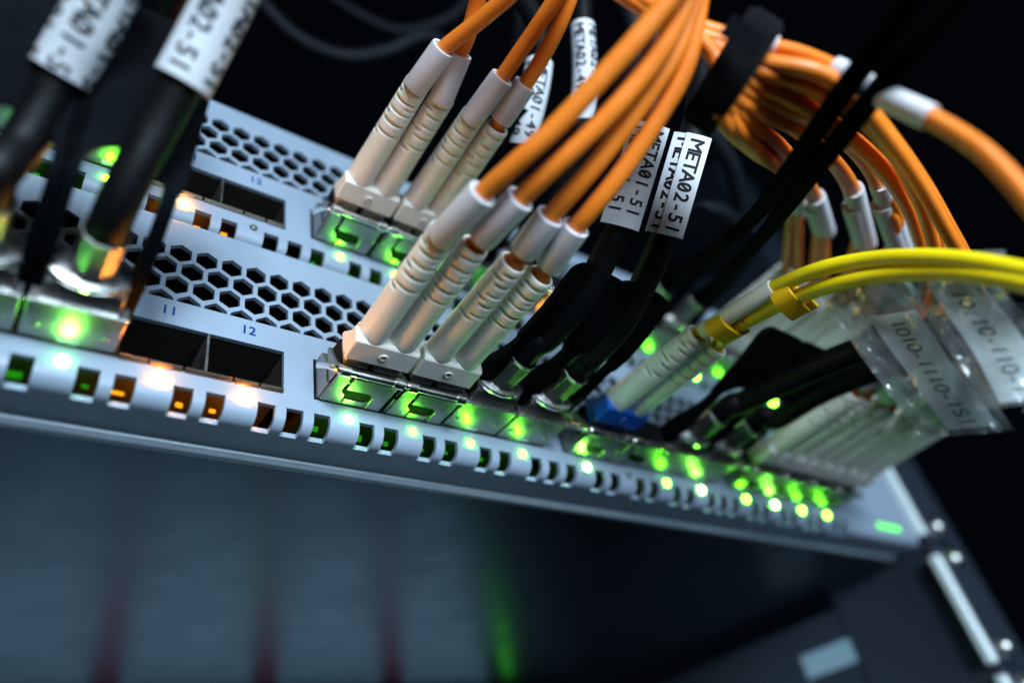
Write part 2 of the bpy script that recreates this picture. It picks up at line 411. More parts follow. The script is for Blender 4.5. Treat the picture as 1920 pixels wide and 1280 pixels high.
# ================================================================== pluggable modules
def dac_shell_parts(t):
    obj('shell', cached('dshell', lambda: MB().box(-6.85, 6.85, -9.0, 30, -4.5, 4.3).mesh('shell', 'nickel')), t, bevel=.25)
    obj('shell_lip', cached('dlip', lambda: MB().box(-6.95, 6.95, -9.35, -8.9, -4.62, -3.7).mesh('shell_lip', 'nickel_bright')), t, bevel=.12)
    obj('dimple', cached('ddim', lambda: MB().add(*half_ball(.55)).mesh('dimple', 'nickel', 60)), t, (-4.9, -3.6, -4.45))
    obj('dimple', CACHE['ddim'], t, (4.9, -3.6, -4.45))
    obj('latch_window', cached('dlw', lambda: MB().prism([(-1.7, -1.6), (1.7, -1.6), (1.35, -.5), (-1.35, -.5)], -4.62, -4.4, 'z').mesh('latch_window', 'nickel_bright')), t)
    obj('nose', cached('dnose', lambda: MB().prism([(-9.0, -3.7), (-12.2, -3.0), (-13.6, -1.5), (-13.6, 3.2), (-9.0, 4.1)], -5.6, 5.6, 'x').mesh('nose', 'nickel')), t, bevel=.5)
    obj('saddle', cached('dsad', lambda: MB().lathe_y([(-12.6, 5.2), (-12.9, 5.7), (-13.5, 5.9), (-13.9, 5.6), (-14.2, 4.4)], 36, 0, .2, 1.08, .74).mesh('saddle', 'nickel_bright', 35)), t)
    obj('collar', cached('dcol', lambda: MB().lathe_y([(-13.8, 3.75), (-14.6, 3.4), (-21.6, 3.3), (-22.0, 3.5), (-22.3, 3.5), (-22.3, 3.05), (-19, 3.0)], 10, 0, .3).mesh('collar', 'nickel', 20)), t, bevel=.18)
def half_ball(r):
    vs = []; fs = []
    for i in range(4):
        a = math.pi/2*i/4
        for j in range(12): vs.append((r*math.cos(a)*math.cos(j*math.pi/6), r*math.cos(a)*math.sin(j*math.pi/6), -r*.6*math.sin(a)))
    vs.append((0, 0, -r*.6))
    for i in range(3):
        for j in range(12): fs.append((i*12+j, i*12+(j+1) % 12, (i+1)*12+(j+1) % 12, (i+1)*12+j))
    for j in range(12): fs.append((36+j, 36+(j+1) % 12, 48))
    return vs, fs
TAB_PATHS = {'bent': [(0, .6), (-10, .6), (-18, 1.0), (-26, 3.8), (-31, 11), (-36, 18.5), (-42, 28)],
             'soft': [(0, .6), (-12, .6), (-24, 1.6), (-34, 4.0), (-46, 8.5)],
             'narrow': [(0, .6), (-12, .6), (-24, .4), (-34, 1.5), (-46, 5.0)],
             'flat': [(0, .6), (-12, .6), (-24, 1.2), (-36, 3.6), (-48, 7.5)]}
def pull_tab_mesh(kind, half=8.0):
    """flat plastic loop: two legs beside the module that join in a round-ended paddle"""
    mb = MB(); leg = 2.5
    path = spline([(0, y, z) for y, z in TAB_PATHS[kind]], 8); L = [0]
    for i in range(1, len(path)): L.append(L[-1]+(path[i]-path[i-1]).length)
    length = L[-1]; half = 7.4 if kind == 'narrow' else half; arch = {'bent': 30.5, 'soft': 27.0, 'narrow': 27.0, 'flat': 28.0}[kind]
    def at(q):
        q = min(max(q, 0), length-1e-3); i = 0
        while i < len(L)-2 and L[i+1] < q: i += 1
        p = path[i].lerp(path[i+1], (q-L[i])/(L[i+1]-L[i])); T = (path[min(i+2, len(path)-1)]-path[max(i-1, 0)]).normalized()
        return p, Vector((0, T.z, -T.y))
    ri = half-leg; a1 = [(.6+1.2*i, half-.5, ri-.1) for i in range(int(arch/1.2))]
    q0 = a1[-1][0]
    for i in range(1, 9):
        th = math.pi/2*i/8; a1.append((q0+ri*math.sin(th)*.9, half+.3*math.sin(th), ri*math.cos(th) if i < 8 else 0))
    q1 = a1[-1][0]
    for i in range(1, 10): a1.append((q1+(length-q1-3.5)*i/9, half+.3, 0))
    q2 = a1[-1][0]
    for i in range(1, 7):
        th = math.pi/2*i/6; a1.append((q2+3.5*math.sin(th), half+.3-3.4*(1-math.cos(th)), 0))
    for sgn in (-1, 1):
        vs = []
        for q, xo, xi in a1:
            p, nn = at(q); thick = 2.2 if q < 15 else lerp(2.2, .75, min(1, (q-15)/9))
            for x, k in ((xo, -1), (xi, -1), (xi, 1), (xo, 1)): vs.append(p+nn*thick*k+Vector((sgn*x, 0, 0)))
        fs = []
        for i in range(len(a1)-1):
            for j in range(4):
                if j == 1 and a1[i][2] == 0 and a1[i+1][2] == 0: continue
                fs.append((i*4+j, i*4+(j+1) % 4, (i+1)*4+(j+1) % 4, (i+1)*4+j))
        n = len(a1)-1
        fs += [(0, 1, 2, 3), (n*4, n*4+1, n*4+2, n*4+3)]
        mb.add(vs, fs)
    return mb.mesh('pull_tab', 'tab_black', 40)

def tube_label(name, pts, rx, ry, lines, t, base, size=3.6, adv=2.25, start=.06, mats='paper'):
    """printed sleeve wrapped round a cable; pts from its upper end to its lower end"""
    ax = spline(pts, 2); L = [0]
    for i in range(1, len(ax)): L.append(L[-1]+(ax[i]-ax[i-1]).length)
    def frame(s):
        s = min(max(s, 0), L[-1]-1e-4); i = 0
        while i < len(L)-2 and L[i+1] < s: i += 1
        k = (s-L[i])/(L[i+1]-L[i]); p = ax[i].lerp(ax[i+1], k); T = (ax[min(i+2, len(ax)-1)]-ax[max(i-1, 0)]).normalized()
        n = (CC-p); n = (n-T*n.dot(T)).normalized(); b = T.cross(n)
        if b.dot(rgt) < 0: b = -b
        return p, n, b
    mb = MB(); N = 32; rows = []
    K = 16
    for i in range(K+1):
        p, n, b = frame(L[-1]*i/K)
        for j in range(N):
            a = 2*math.pi*j/N; rows.append(p+n*math.cos(a)*ry+b*math.sin(a)*rx-base)
    fs = [(i*N+j, i*N+(j+1) % N, (i+1)*N+(j+1) % N, (i+1)*N+j) for i in range(K) for j in range(N)]
    # inner wall so that the sleeve has thickness at both ends
    k0 = len(rows)
    for i in (0, K):
        p, n, b = frame(L[-1]*i/K)
        for j in range(N):
            a = 2*math.pi*j/N; rows.append(p+n*math.cos(a)*(ry-.5)+b*math.sin(a)*(rx-.5)-base)
    for q, i in ((0, 0), (1, K)):
        fs += [(i*N+j, i*N+(j+1) % N, k0+q*N+(j+1) % N, k0+q*N+j) for j in range(N)]
    mb.add(rows, fs)
    lo = obj(name, mb.mesh(name, mats, 60), t)
    for string, ang in lines:
        def fn(s, q):
            p, n, b = frame(L[-1]*start+s); a = ang+q/((rx+ry)/2)
            return p+n*math.cos(a)*(ry+.05)+b*math.sin(a)*(rx+.05)-base
        obj('printed_text', text_mesh('printed_text', string, fn, size*.92, adv, 'ink', .02), lo)
    return lo

def flag_label(name, axis, leaves, t, base, size, adv, start, gap):
    """flat folded label in front of its cable: leaves are (half width, sideways shift, lift, text, text shift)"""
    ax = axis; A, B = ax[0], ax[-1]; T = (B-A).normalized(); Lh = (B-A).length; mid = (A+B)*.5
    n = CC-mid; n = (n-T*n.dot(T)).normalized(); b = T.cross(n)
    if b.dot(rgt) < 0: b = -b
    bow = max(((p-A)-T*(p-A).dot(T)).dot(n) for p in ax)
    root = None
    for hw, sh, lift, string, ts in leaves:
        def fn(s, q, k=0.0):   # slight curl across the leaf
            x = sh+q
            return A+T*s+b*x+n*(bow+gap+lift+k-.045*(x-.6)**2)-base
        mb = MB(); nx = 6; vs = []
        for side in (0.0, -.28):
            for i in range(nx+1):
                q = -hw+2*hw*i/nx
                vs += [fn(0, q, side), fn(Lh, q, side)]
        K = 2*(nx+1); fs = []
        for i in range(nx):
            fs += [(2*i, 2*i+1, 2*i+3, 2*i+2), (K+2*i, K+2*i+2, K+2*i+3, K+2*i+1), (2*i, 2*i+2, K+2*i+2, K+2*i), (2*i+1, K+2*i+1, K+2*i+3, 2*i+3)]
        fs += [(0, K, K+1, 1), (2*nx, 2*nx+1, K+2*nx+1, K+2*nx)]
        lo = obj(name, mb.add(vs, fs).mesh(name, 'paper', 50), t if root is None else root)
        root = root or lo
        for q0, st in zip(ts, [string]*len(ts)):
            obj('printed_text', text_mesh('printed_text', st, lambda s, q: fn(Lh*start+s, q+q0, .05), size, adv, 'ink', .018), lo if lo is root else lo)
    return root

def dac(n, sw, label, path, lab=None, tab='soft', r=2.9, lab_r=(3.6, 3.4), tabyaw=0, skin='black', group='black copper cables plugged into the switches'):
    base = Vector((px(n), 0, ZP+sw*U))
    t = thing('copper_cable', label, 'network cable', base, group)
    dac_shell_parts(t)
    pt = obj('pull_tab', cached('tab_'+tab, lambda: pull_tab_mesh(tab)), t)
    pt.rotation_euler = (0, 0, math.radians(tabyaw))
    pts = [base+Vector((0, -18, .3)), base+Vector((0, -26, .5))]+path
    cable('cable', pts, r, skin, t, 20, base)
    if lab:   # the sleeve follows the cable it is wrapped round
        full = spline(pts, 8)
        near = lambda q: min(range(len(full)), key=lambda i: (full[i]-q).length)
        i0, i1 = sorted((near(lab[0][0]), near(lab[0][-1])))
        axis = full[i0:i1+1][::-1]
    if lab and lab[1] == 'flag': flag_label('label_flag', axis, lab[2], t, base, **lab[3])
    elif lab: tube_label('label_sleeve', axis, lab_r[0], lab_r[1], lab[1], t, base, **(lab[2] if len(lab) > 2 else {}))
    return t

# ---- optical transceiver
def bail_mesh():
    mb = MB()
    pts = [(-7.0, -2.5, 1.5), (-7.0, -7.0, -1.8), (-6.9, -9.8, -4.2), (-6.4, -10.2, -4.7), (-5.6, -10.2, -4.75), (5.6, -10.2, -4.75), (6.4, -10.2, -4.7), (6.9, -9.8, -4.2), (7.0, -7.0, -1.8), (7.0, -2.5, 1.5)]
    mb.tube(pts, .72, 12)
    return mb.mesh('bail_latch', 'nickel_bright', 50)
def transceiver(n, sw, label):
    base = Vector((px(n), 0, ZP+sw*U))
    t = thing('optical_transceiver', label, 'transceiver', base, 'metal optical transceivers in the switch ports')
    obj('shell', cached('oshell', lambda: MB().prism([(30, -4.5), (-5.0, -4.5), (-5.0, 1.2), (-3.4, 4.3), (30, 4.3)], -6.75, 6.75, 'x').mesh('shell', 'nickel')), t, bevel=.25)
    obj('nose', cached('onose', lambda: MB().prism([(-5.0, -4.0), (-9.4, -4.0), (-9.4, -2.6), (-6.0, 3.9), (-5.0, 3.9)], -6.5, 6.5, 'x').mesh('nose', 'nickel')), t, bevel=.3)
    obj('receptacle', cached('orec', lambda: MB().box(-5.9, 5.9, -9.6, -6, -2.7, 3.3).mesh('receptacle', 'void')), t)
    # stepped latch plate under the shell, with a Z-shaped gap beside it
    obj('latch_plate', cached('olp', lambda: MB().prism([(-6.3, -.6), (-6.3, -9.0), (-3.6, -9.0), (-3.6, -4.6), (-2.4, -3.4), (-2.4, -.6)], -5.0, -4.52, 'z').mesh('latch_plate', 'nickel')), t, bevel=.12)
    obj('latch_plate', cached('olp2', lambda: MB().prism([(6.3, -.6), (6.3, -9.0), (-2.9, -9.0), (-2.9, -5.2), (2.2, -5.2), (3.2, -4.2), (3.2, -.6)], -5.0, -4.52, 'z').mesh('latch_plate', 'nickel')), t, bevel=.12)
    obj('latch_tongue', cached('olt', lambda: MB().prism([(-1.8, -.6), (-1.8, -2.2), (2.6, -2.2), (2.6, -.6)], -4.9, -4.52, 'z').mesh('latch_tongue', 'nickel')), t, bevel=.1)
    obj('recess_shade', cached('olr', lambda: MB().box(-3.3, 3.1, -5.1, -2.3, -4.58, -4.4).mesh('recess_shade', 'void')), t)  # thin black plate: shade of the latch cavity put in as colour
    b = obj('bail_latch', cached('bail', bail_mesh), t)
    for s in (-1, 1):
        obj('bail_knuckle', cached('knuck%d' % s, lambda: MB().tube([(s*6.6, -10.2, -4.75), (s*4.6, -10.2, -4.75)], 1.12, 16).mesh('bail_knuckle', 'nickel_bright', 50)), b)
    return t

# ---- duplex fibre cords
def boot_mesh(material, L=27, r0=3.02, r1=2.62, key=0):
    """strain relief boot along -y with staggered slots"""
    n = 48; ys = []; y = 0
    slots = []
    for i in range(5):
        slots.append((L-1.6-i*2.7, -90, 62)); slots.append((L-2.9-i*2.7, 40 if i % 2 else -170, 40)); 
    for i in range(3): slots.append((L-2.9-i*2.7, -40 if i % 2 else 150, 34))
    N = int(L/.28); mb = MB(); vs = []
    for i in range(N+1):
        y = L*i/N
        r = r0+(r1-r0)*(y/L)
        if y < .8: r -= .5*(1-math.sqrt(max(0, 1-((.8-y)/.8)**2)))
        if y > L-.5: r -= .12*((y-L+.5)/.5)
        for j in range(n):
            a = 360*j/n-180; rr = r
            for ys_, ac, hw in slots:
                d = (a-ac+180) % 360-180
                if abs(d) < hw and abs(y-ys_) < .30:
                    rr = r-.42*(1-(abs(y-ys_)/.30)**2)*min(1, (hw-abs(d))/9)
            t = math.radians(a); vs.append((rr*math.cos(t), -y, rr*math.sin(t)))
    fs = [(i*n+j, i*n+(j+1) % n, (i+1)*n+(j+1) % n, (i+1)*n+j) for i in range(N) for j in range(n)]
    fs.append(tuple(range(n))[::-1])
    k = len(vs)
    for q, rr in ((L+.02, r1-.55), (L-2.5, r1-.6)):
        for j in range(n):
            t = math.radians(360*j/n-180); vs.append((rr*math.cos(t), -q, rr*math.sin(t)))
    fs += [(N*n+j, N*n+(j+1) % n, k+(j+1) % n, k+j) for j in range(n)]
    fs += [(k+j, k+(j+1) % n, k+n+(j+1) % n, k+n+j) for j in range(n)]
    fs.append(tuple(k+n+j for j in range(n)))
    mb.add(vs, fs); return mb.mesh('boot', material, 60)
def aim_y(o, a, b):
    """turn an object built along -y so that it points from a to b"""
    d = (Vector(b)-Vector(a)).normalized()
    o.rotation_euler = d.to_track_quat('-Y', 'Z').to_euler()
def clip_mesh(material):
    return MB().prism([(-12.2, -3.5), (-17.0, -3.0), (-17.5, -2.6), (-17.6, .3), (-12.8, .3)], -6.75, 6.75, 'x').mesh('duplex_clip', material)
def ring_mesh(material):
    mb = MB(); n = 20
    prof = [(.95, 0), (.86, -.22), (.68, -.26), (.5, .16), (.05, .25)]
    vs = [(r*math.cos(2*math.pi*j/n), r*math.sin(2*math.pi*j/n), z) for r, z in prof for j in range(n)]
    fs = [(i*n+j, i*n+(j+1) % n, (i+1)*n+(j+1) % n, (i+1)*n+j) for i in range(len(prof)-1) for j in range(n)]+[tuple((len(prof)-1)*n+j for j in range(n))]
    return mb.add(vs, fs).mesh('dimple_ring', material, 40)
def fibre_cord(n, sw, label, plastic, boots, jacket, fibres, body=None, group='orange duplex fibre cords', L=27, cable_r=1.6, slv='sleeve', slv_r=2.55):
    """fibres: for each of the two: (boot end, [sleeve start, sleeve end] or None, [cable points])"""
    base = Vector((px(n), 0, ZP+sw*U))
    t = thing('fibre_patch_cord', label, 'fibre cord', base, group)
    c = obj('duplex_clip', cached('clip_'+plastic, lambda: clip_mesh(plastic)), t, bevel=.35, segs=3)
    obj('dimple_ring', cached('ring_'+plastic, lambda: ring_mesh(plastic)), c, (0, -14.8, -3.27))
    for s, (bend, slv_pts, pts) in zip((-1, 1), fibres):
        lc = obj('plug_body', cached('lc_'+(body or plastic), lambda: MB().prism([(-6, -2.6), (-16.7, -2.6), (-16.7, 2.4), (-13.6, 2.7), (-10.6, 4.6), (-9.6, 4.7), (-9.6, 3.0), (-6, 2.8)], -2.45, 2.45, 'x').mesh('plug_body', body or plastic)), t, (s*3.12, 0, 0), bevel=.25)
        a = base+Vector((s*3.12, -16.6, 0))
        bo = obj('boot', cached('boot_%s%d' % (boots, L), lambda: boot_mesh(boots, L)), t, (a-base))
        aim_y(bo, a, bend)
        bo.rotation_euler.rotate_axis('Y', random.uniform(-.5, .5))
        tip = a+(bend-a).normalized()*L
        path = [a+(bend-a).normalized()*(L-3), tip]
        if slv_pts:
            s0, s1 = slv_pts
            obj('label_sleeve', MB().tube([s0-base, s0.lerp(s1, .05)-base, s0.lerp(s1, .5)-base, s0.lerp(s1, .95)-base, s1-base, s1-base, s0.lerp(s1, .8)-base],
                [slv_r-.1, slv_r, slv_r, slv_r, slv_r-.08, slv_r-.55, slv_r-.6], 28, True).mesh('label_sleeve', slv, 50), t)
            path += [s0.lerp(s1, .3), s0.lerp(s1, .9)]
        cable('jacket', path+pts, cable_r, jacket, t, 18, base)
    return t

# ================================================================== lower row of modules
for n, s in ((13, 0), (14, 0), (17, 0), (18, 0), (13, 1), (14, 1), (17, 1), (18, 1), (21, 0), (22, 0), (23, 0), (24, 0), (21, 1), (22, 1), (23, 1), (24, 1)):
    fits = {13: 'beside the empty ports', 14: 'second from the empty ports', 17: ('under the blue plug', 'bare beside the amber light')[s], 18: ('with no cord plugged in', 'bare beside a plain black cable')[s]}.get(n, 'in the end group, port %s' % {21: 'twenty-one', 22: 'twenty-two', 23: 'twenty-three', 24: 'twenty-four'}.get(n))
    transceiver(n, s, 'silver transceiver with wire bail in the %s switch, %s' % (('lower', 'upper')[s], fits))

fibre_cord(13, 0, 'orange cord with beige boots in lower switch right beside the empty ports', 'beige', 'beige', 'orange', [
    (D(828, 440, 120), [D(824, 447, 119.6), D(905, 362, 113)], [D(965, 308, 110), D(1040, 240, 108), D(1150, 122, 106), D(1222, 40, 105), D(1285, -40, 104), D(1340, -120, 103)]),
    (D(888, 464, 122.5), [D(902, 449, 120.8), D(976, 372, 115)], [D(1040, 312, 112), D(1134, 222, 110), D(1212, 132, 109), D(1258, 62, 108), D(1310, -50, 107)])])
fibre_cord(14, 0, 'orange cord with beige boots in lower switch next to a black cable', 'beige', 'beige', 'orange', [
    (D(968, 486, 126), [D(980, 472, 125), D(1032, 405, 120)], [D(1080, 352, 117), D(1134, 287, 115), D(1212, 182, 113), D(1268, 90, 112), D(1318, -50, 111)]),
    (D(1019, 512, 129), [D(1028, 498, 128), D(1080, 425, 122)], [D(1110, 391, 120), D(1166, 321, 118), D(1240, 212, 116), D(1284, 128, 115), D(1305, 35, 114), D(1318, -60, 113)])])
fibre_cord(13, 1, 'orange cord with beige boots in upper switch right beside the empty ports', 'beige', 'beige', 'orange', [
    (D(781, 160, 146), [D(778, 165, 145.6), D(832, 90, 140)], [D(892, 45, 136), D(950, -4, 132), D(1010, -60, 128)]),
    (D(828, 186, 149), [D(826, 190, 148.6), D(862, 100, 143)], [D(876, 70, 141), D(893, 10, 138), D(905, -50, 134)])])
fibre_cord(14, 1, 'orange cord with beige boots in upper switch, second from the empty ports', 'beige', 'beige', 'orange', [
    (D(884, 222, 153), [D(882, 226, 152.6), D(942, 145, 147)], [D(975, 97, 144), D(1029, 18, 139), D(1070, -50, 136)]),
    (D(933, 238, 155.5), [D(938, 226, 154.6), D(985, 158, 150)], [D(1011, 118, 148), D(1052, 39, 143), D(1085, -50, 139)])])

# yellow single-mode cord with blue plug
b17 = Vector((px(17), 0, ZP))
y1 = [D(1345, 605, 149.5), D(1395, 572, 145), D(1455, 538, 140), D(1530, 507, 133), D(1620, 488, 126), D(1720, 482, 118), D(1820, 489, 111), D(1930, 510, 104), D(2010, 530, 99)]
y2 = [D(1375, 618, 150), D(1420, 592, 145.5), D(1490, 558, 138.5), D(1570, 532, 130.5), D(1660, 515, 123), D(1760, 510, 115.5), D(1850, 518, 109), D(1940, 536, 103), D(2010, 556, 98)]
yc = fibre_cord(17, 0, 'yellow cord with white boots and blue plug', 'blue', 'boot_white', 'yellow', [
    (D(1308, 627, 154), [D(1318, 622, 152), D(1450, 540, 140.4)], y1[2:]),
    (D(1350, 645, 156), None, y2)], body='blue', group='yellow duplex fibre cord', cable_r=1.45, slv='boot_white', slv_r=1.85)
for a, b in ((D(1340, 615, 150), D(1376, 614, 150)), (D(1465, 560, 140), D(1500, 566, 139.5))):
    p = a.lerp(b, .5); ax = (D(1460, 545, 140)-D(1350, 612, 149)).normalized(); sd = (b-a); sd = (sd-ax*sd.dot(ax)).normalized(); up = ax.cross(sd)
    mb = MB()
    prof = [(math.cos(q)*2.35-1.5, math.sin(q)*2.35) for q in [math.pi*(.5+i/8) for i in range(9)]]+[(math.cos(q)*2.35+1.7, math.sin(q)*2.35) for q in [math.pi*(-.5+i/8) for i in range(9)]]
    vs = []
    for q in (-2.1, 2.1):
        for x, y in prof: vs.append(p+ax*q+sd*x+up*y-b17)
    n_ = len(prof)
    mb.add(vs, [tuple(range(n_))[::-1], tuple(range(n_, 2*n_))]+[(i, (i+1) % n_, n_+(i+1) % n_, n_+i) for i in range(n_)])
    for q in (-1.0, .7, 2.2):
        c0 = p+ax*(2.2+.3*q)+sd*2.4-up*(q*.6)-b17
        mb.add([c0+ax*i*.8+sd*j*1.0+up*k*.5 for i in (-1, 1) for j in (-1, 1) for k in (-1, 1)], [(0, 1, 3, 2), (4, 6, 7, 5), (0, 4, 5, 1), (2, 3, 7, 6), (0, 2, 6, 4), (1, 5, 7, 3)])
    obj('pair_clip', mb.mesh('pair_clip', 'yellow_clip', 40), yc, bevel=.25)
# printed numbers along the second yellow jacket
def fn_y(s, q):
    a, b_ = D(1395, 603, 148), D(1455, 572, 143); T = (b_-a).normalized(); p = a+T*s
    n_ = (CC-p); n_ = (n_-T*n_.dot(T)).normalized(); u_ = n_.cross(T)
    if u_.dot(dwn) > 0: u_ = -u_
    an = q/1.62
    return p+n_*math.cos(an)*1.7+u_*math.sin(an)*1.7-b17
obj('printed_text', text_mesh('printed_text', '8 0968', fn_y, 1.5, 1.15, 'ink_grey', 0), yc)

# ---- hanging clear sleeves with paper inserts on the yellow cord
def tag_flag(label, top_l, top_r, bot_r, bot_l, string, pf, size, adv, curl):
    c = (top_l+top_r)*.5
    t = thing('label_flag', label, 'cable tag', c, 'clear label flags on the yellow cord')
    nrm = (top_r-top_l).cross(bot_l-top_l).normalized()
    if nrm.dot(CC-c) < 0: nrm = -nrm
    def S2(a, b): # a across 0..1, b down 0..1
        p = top_l.lerp(top_r, a).lerp(bot_l.lerp(bot_r, a), b)
        return p+nrm*(curl*math.sin(b*math.pi)*.9+.5*math.sin(a*7+b*5)*b+.25*math.sin(b*17+a*4)+curl*.8*(a-.5)*(b-.3))
    def sheet(a0, a1, b0, b1, off, mname, name, th):
        mb = MB(); nx, ny = (16, 34) if mname == 'film' else (8, 20); vs = []
        for side in (0, 1):
            for i in range(nx+1):
                for j in range(ny+1):
                    fa, fb = i/nx, j/ny
                    wr = (.16*math.sin(fa*19+fb*23+off*9)+.12*math.sin(fa*31-fb*17)+.10*math.sin(fb*47+fa*6)) if mname == 'film' else 0
                    vs.append(S2(a0+(a1-a0)*fa, b0+(b1-b0)*fb)+nrm*(off+side*th+wr)-c)
        K = (nx+1)*(ny+1); fs = []
        for i in range(nx):
            for j in range(ny):
                q = i*(ny+1)+j; fs += [(q, q+1, q+ny+2, q+ny+1), (K+q, K+q+ny+1, K+q+ny+2, K+q+1)]
        ring = [i*(ny+1) for i in range(nx+1)]+[nx*(ny+1)+j for j in range(1, ny+1)]+[i*(ny+1)+ny for i in range(nx-1, -1, -1)]+[j for j in range(ny-1, 0, -1)]
        fs += [(ring[i], ring[(i+1) % len(ring)], K+ring[(i+1) % len(ring)], K+ring[i]) for i in range(len(ring))]
        mb.add(vs, fs)
        return obj(name, mb.mesh(name, mname, 50), t)
    sheet(0, 1, 0, 1, .45, 'film', 'front_film', .10)
    sheet(.02, .98, 0, .985, -.5, 'film', 'back_film', .10)
    p0, p1, q0, q1 = pf
    pap = sheet(p0, p1, q0, q1, -.1, 'tag_paper', 'paper_insert', .12)
    W = (top_r-top_l).length; H = (bot_l-top_l).length
    def fn(s, q): return S2((p0+p1)/2+q/W, q0+.05+s/H)+nrm*.08-c
    obj('printed_text', text_mesh('printed_text', string, fn, size, adv, 'ink_grey', .0, 1.15), pap)
    # the hem that wraps the jacket
    return t
tag_flag('clear tag with a paper insert on the yellow cord, beside the yellow clip', D(1540, 552, 134), D(1705, 524, 124), D(1905, 806, 117), D(1728, 822, 122), '1010-1110-1S1', (.34, .86, .20, .96), 3.3, 1.62, 1.2)
tag_flag('clear tag with a wide paper insert where the yellow cord leaves the rack', D(1690, 520, 122.5), D(1862, 518, 112), D(2030, 740, 106), D(1840, 770, 113), '10:10-110-1S1', (.22, .80, .06, .97), 3.5, 1.85, -2.5)
tag_flag('narrow clear film folded up behind the yellow cord', D(1640, 478, 127), D(1885, 468, 114), D(1905, 530, 113), D(1655, 520, 126), '', (.02, .04, .4, .6), 2, 2, .2)

# ================================================================== black copper cables
dac(9, 0, 'black cable with printed white sleeve in port nine, beside the other sleeved cable',
    [D(46, 262, 99.5), D(106, 152, 101.5), D(160, 60, 101), D(213, -40, 100), D(270, -140, 98)],
    ([D(238, -84, 99.4), D(213, -40, 100), D(160, 60, 101), D(110, 142, 101)], [('META01-51', -.15), ('META01-51', -1.3), ('META01-51', 1.05)], dict(size=4.4, adv=2.2, start=.10)), 'bent', lab_r=(4.05, 3.9))
dac(10, 0, 'black cable with printed white sleeve in port ten, beside the empty ports',
    [D(248, 327, 103), D(300, 232, 104.5), D(348, 145, 105), D(398, 50, 105), D(450, -50, 104), D(510, -150, 102)],
    ([D(476, -95, 103.3), D(448, -45, 104), D(398, 50, 105), D(342, 157, 105)], [('META02-51', -.35), ('META02-51', .95)], dict(size=4.4, adv=2.2, start=.08)), 'bent', lab_r=(4.05, 3.9))
dac(15, 0, 'black cable with sleeve reading META01-51 in lower switch',
    [D(1030, 630, 146), D(1094, 558, 142), D(1138, 472, 139), D(1172, 410, 138), D(1199, 320, 139), D(1220, 235, 141), D(1225, 120, 146), D(1235, -20, 152)],
    ([D(1217, 250, 140.6), D(1195, 340, 138.6), D(1165, 438, 138.2)], 'flag', [(3.7, -.2, 0, 'META01-51', (1.75, -1.75))], dict(size=3.3, adv=1.95, start=.06, gap=3.1)), 'narrow', r=2.75, tabyaw=5)
dac(16, 0, 'black cable with sleeve reading META02-51 in lower switch beside the blue plug',
    [D(1110, 668, 154), D(1167, 605, 150), D(1212, 520, 146), D(1246, 440, 143), D(1279, 340, 142), D(1297, 260, 145), D(1312, 180, 151), D(1308, 110, 157), D(1285, 45, 163), D(1240, -40, 170)],
    ([D(1297, 264, 144), D(1268, 355, 141.5), D(1232, 454, 142.6)], 'flag', [(2.45, 1.15, .5, 'META02-51', (.1,)), (2.7, -1.0, 0, 'META02-51', (-.3,))], dict(size=3.8, adv=2.1, start=.06, gap=3.0)), 'narrow', r=2.75, tabyaw=1)
dac(19, 0, 'black cable in port nineteen of lower switch beside the bare transceiver',
    [D(1395, 752, 181), D(1480, 712, 173), D(1570, 672, 165), D(1660, 640, 158), D(1800, 610, 150), D(1960, 590, 140)], None, 'flat')
dac(20, 0, 'black cable in port twenty of lower switch beside the beige boots',
    [D(1455, 785, 189), D(1530, 740, 180), D(1620, 700, 171), D(1720, 668, 163), D(1850, 640, 154), D(1980, 620, 145)], None, 'flat')
for n, pth in ((9, [D(120, 20, 118), D(150, -60, 112)]), (10, [D(300, 70, 124), D(345, -20, 118), D(380, -90, 112)])):
    dac(n, 1, 'plain black cable in port %s of upper switch behind the sleeved cables' % {9: 'nine', 10: 'ten'}[n], pth, None, 'soft')
dac(15, 1, 'black cable with sleeve reading META01-49 in upper switch',
    [D(948, 355, 171), D(972, 300, 168), D(990, 225, 167), D(1008, 140, 168), D(1010, 60, 172), D(975, -10, 178), D(940, -60, 184)],
    ([D(1012, 118, 167.8), D(998, 195, 166.6), D(978, 272, 166.8)], [('META01-49', .35), ('META01-49', -.75)], dict(size=3.7, adv=1.9, start=.08)), 'soft', r=2.6, lab_r=(3.3, 3.1))
dac(16, 1, 'black cable with sleeve reading META02-49 in upper switch behind the orange cords',
    [D(1040, 385, 178), D(1078, 300, 173), D(1092, 215, 171), D(1096, 130, 172), D(1092, 50, 175), D(1090, -40, 180)],
    ([D(1092, 50, 174.5), D(1096, 130, 171.7), D(1088, 222, 171)], [('META02-49', -.25), ('META02-49', .95)], dict(size=3.7, adv=1.9, start=.06)), 'soft', r=2.6, lab_r=(3.0, 2.9))
dac(19, 1, 'plain black cable in upper switch, passing over the orange bundle',
    [D(1310, 490, 190), D(1400, 420, 160), D(1478, 325, 128), D(1520, 262, 116), D(1568, 192, 108), D(1612, 130, 103), D(1670, 55, 98), D(1740, -40, 93)], None, 'soft', r=1.75, skin='matte_black')
dac(20, 1, 'plain black cable in upper switch, second one passing over the orange bundle',
    [D(1370, 510, 196), D(1440, 430, 160), D(1510, 340, 128), D(1560, 278, 116), D(1612, 212, 108), D(1662, 152, 103), D(1730, 75, 98), D(1820, -30, 93)], None, 'soft', r=1.75, skin='matte_black')

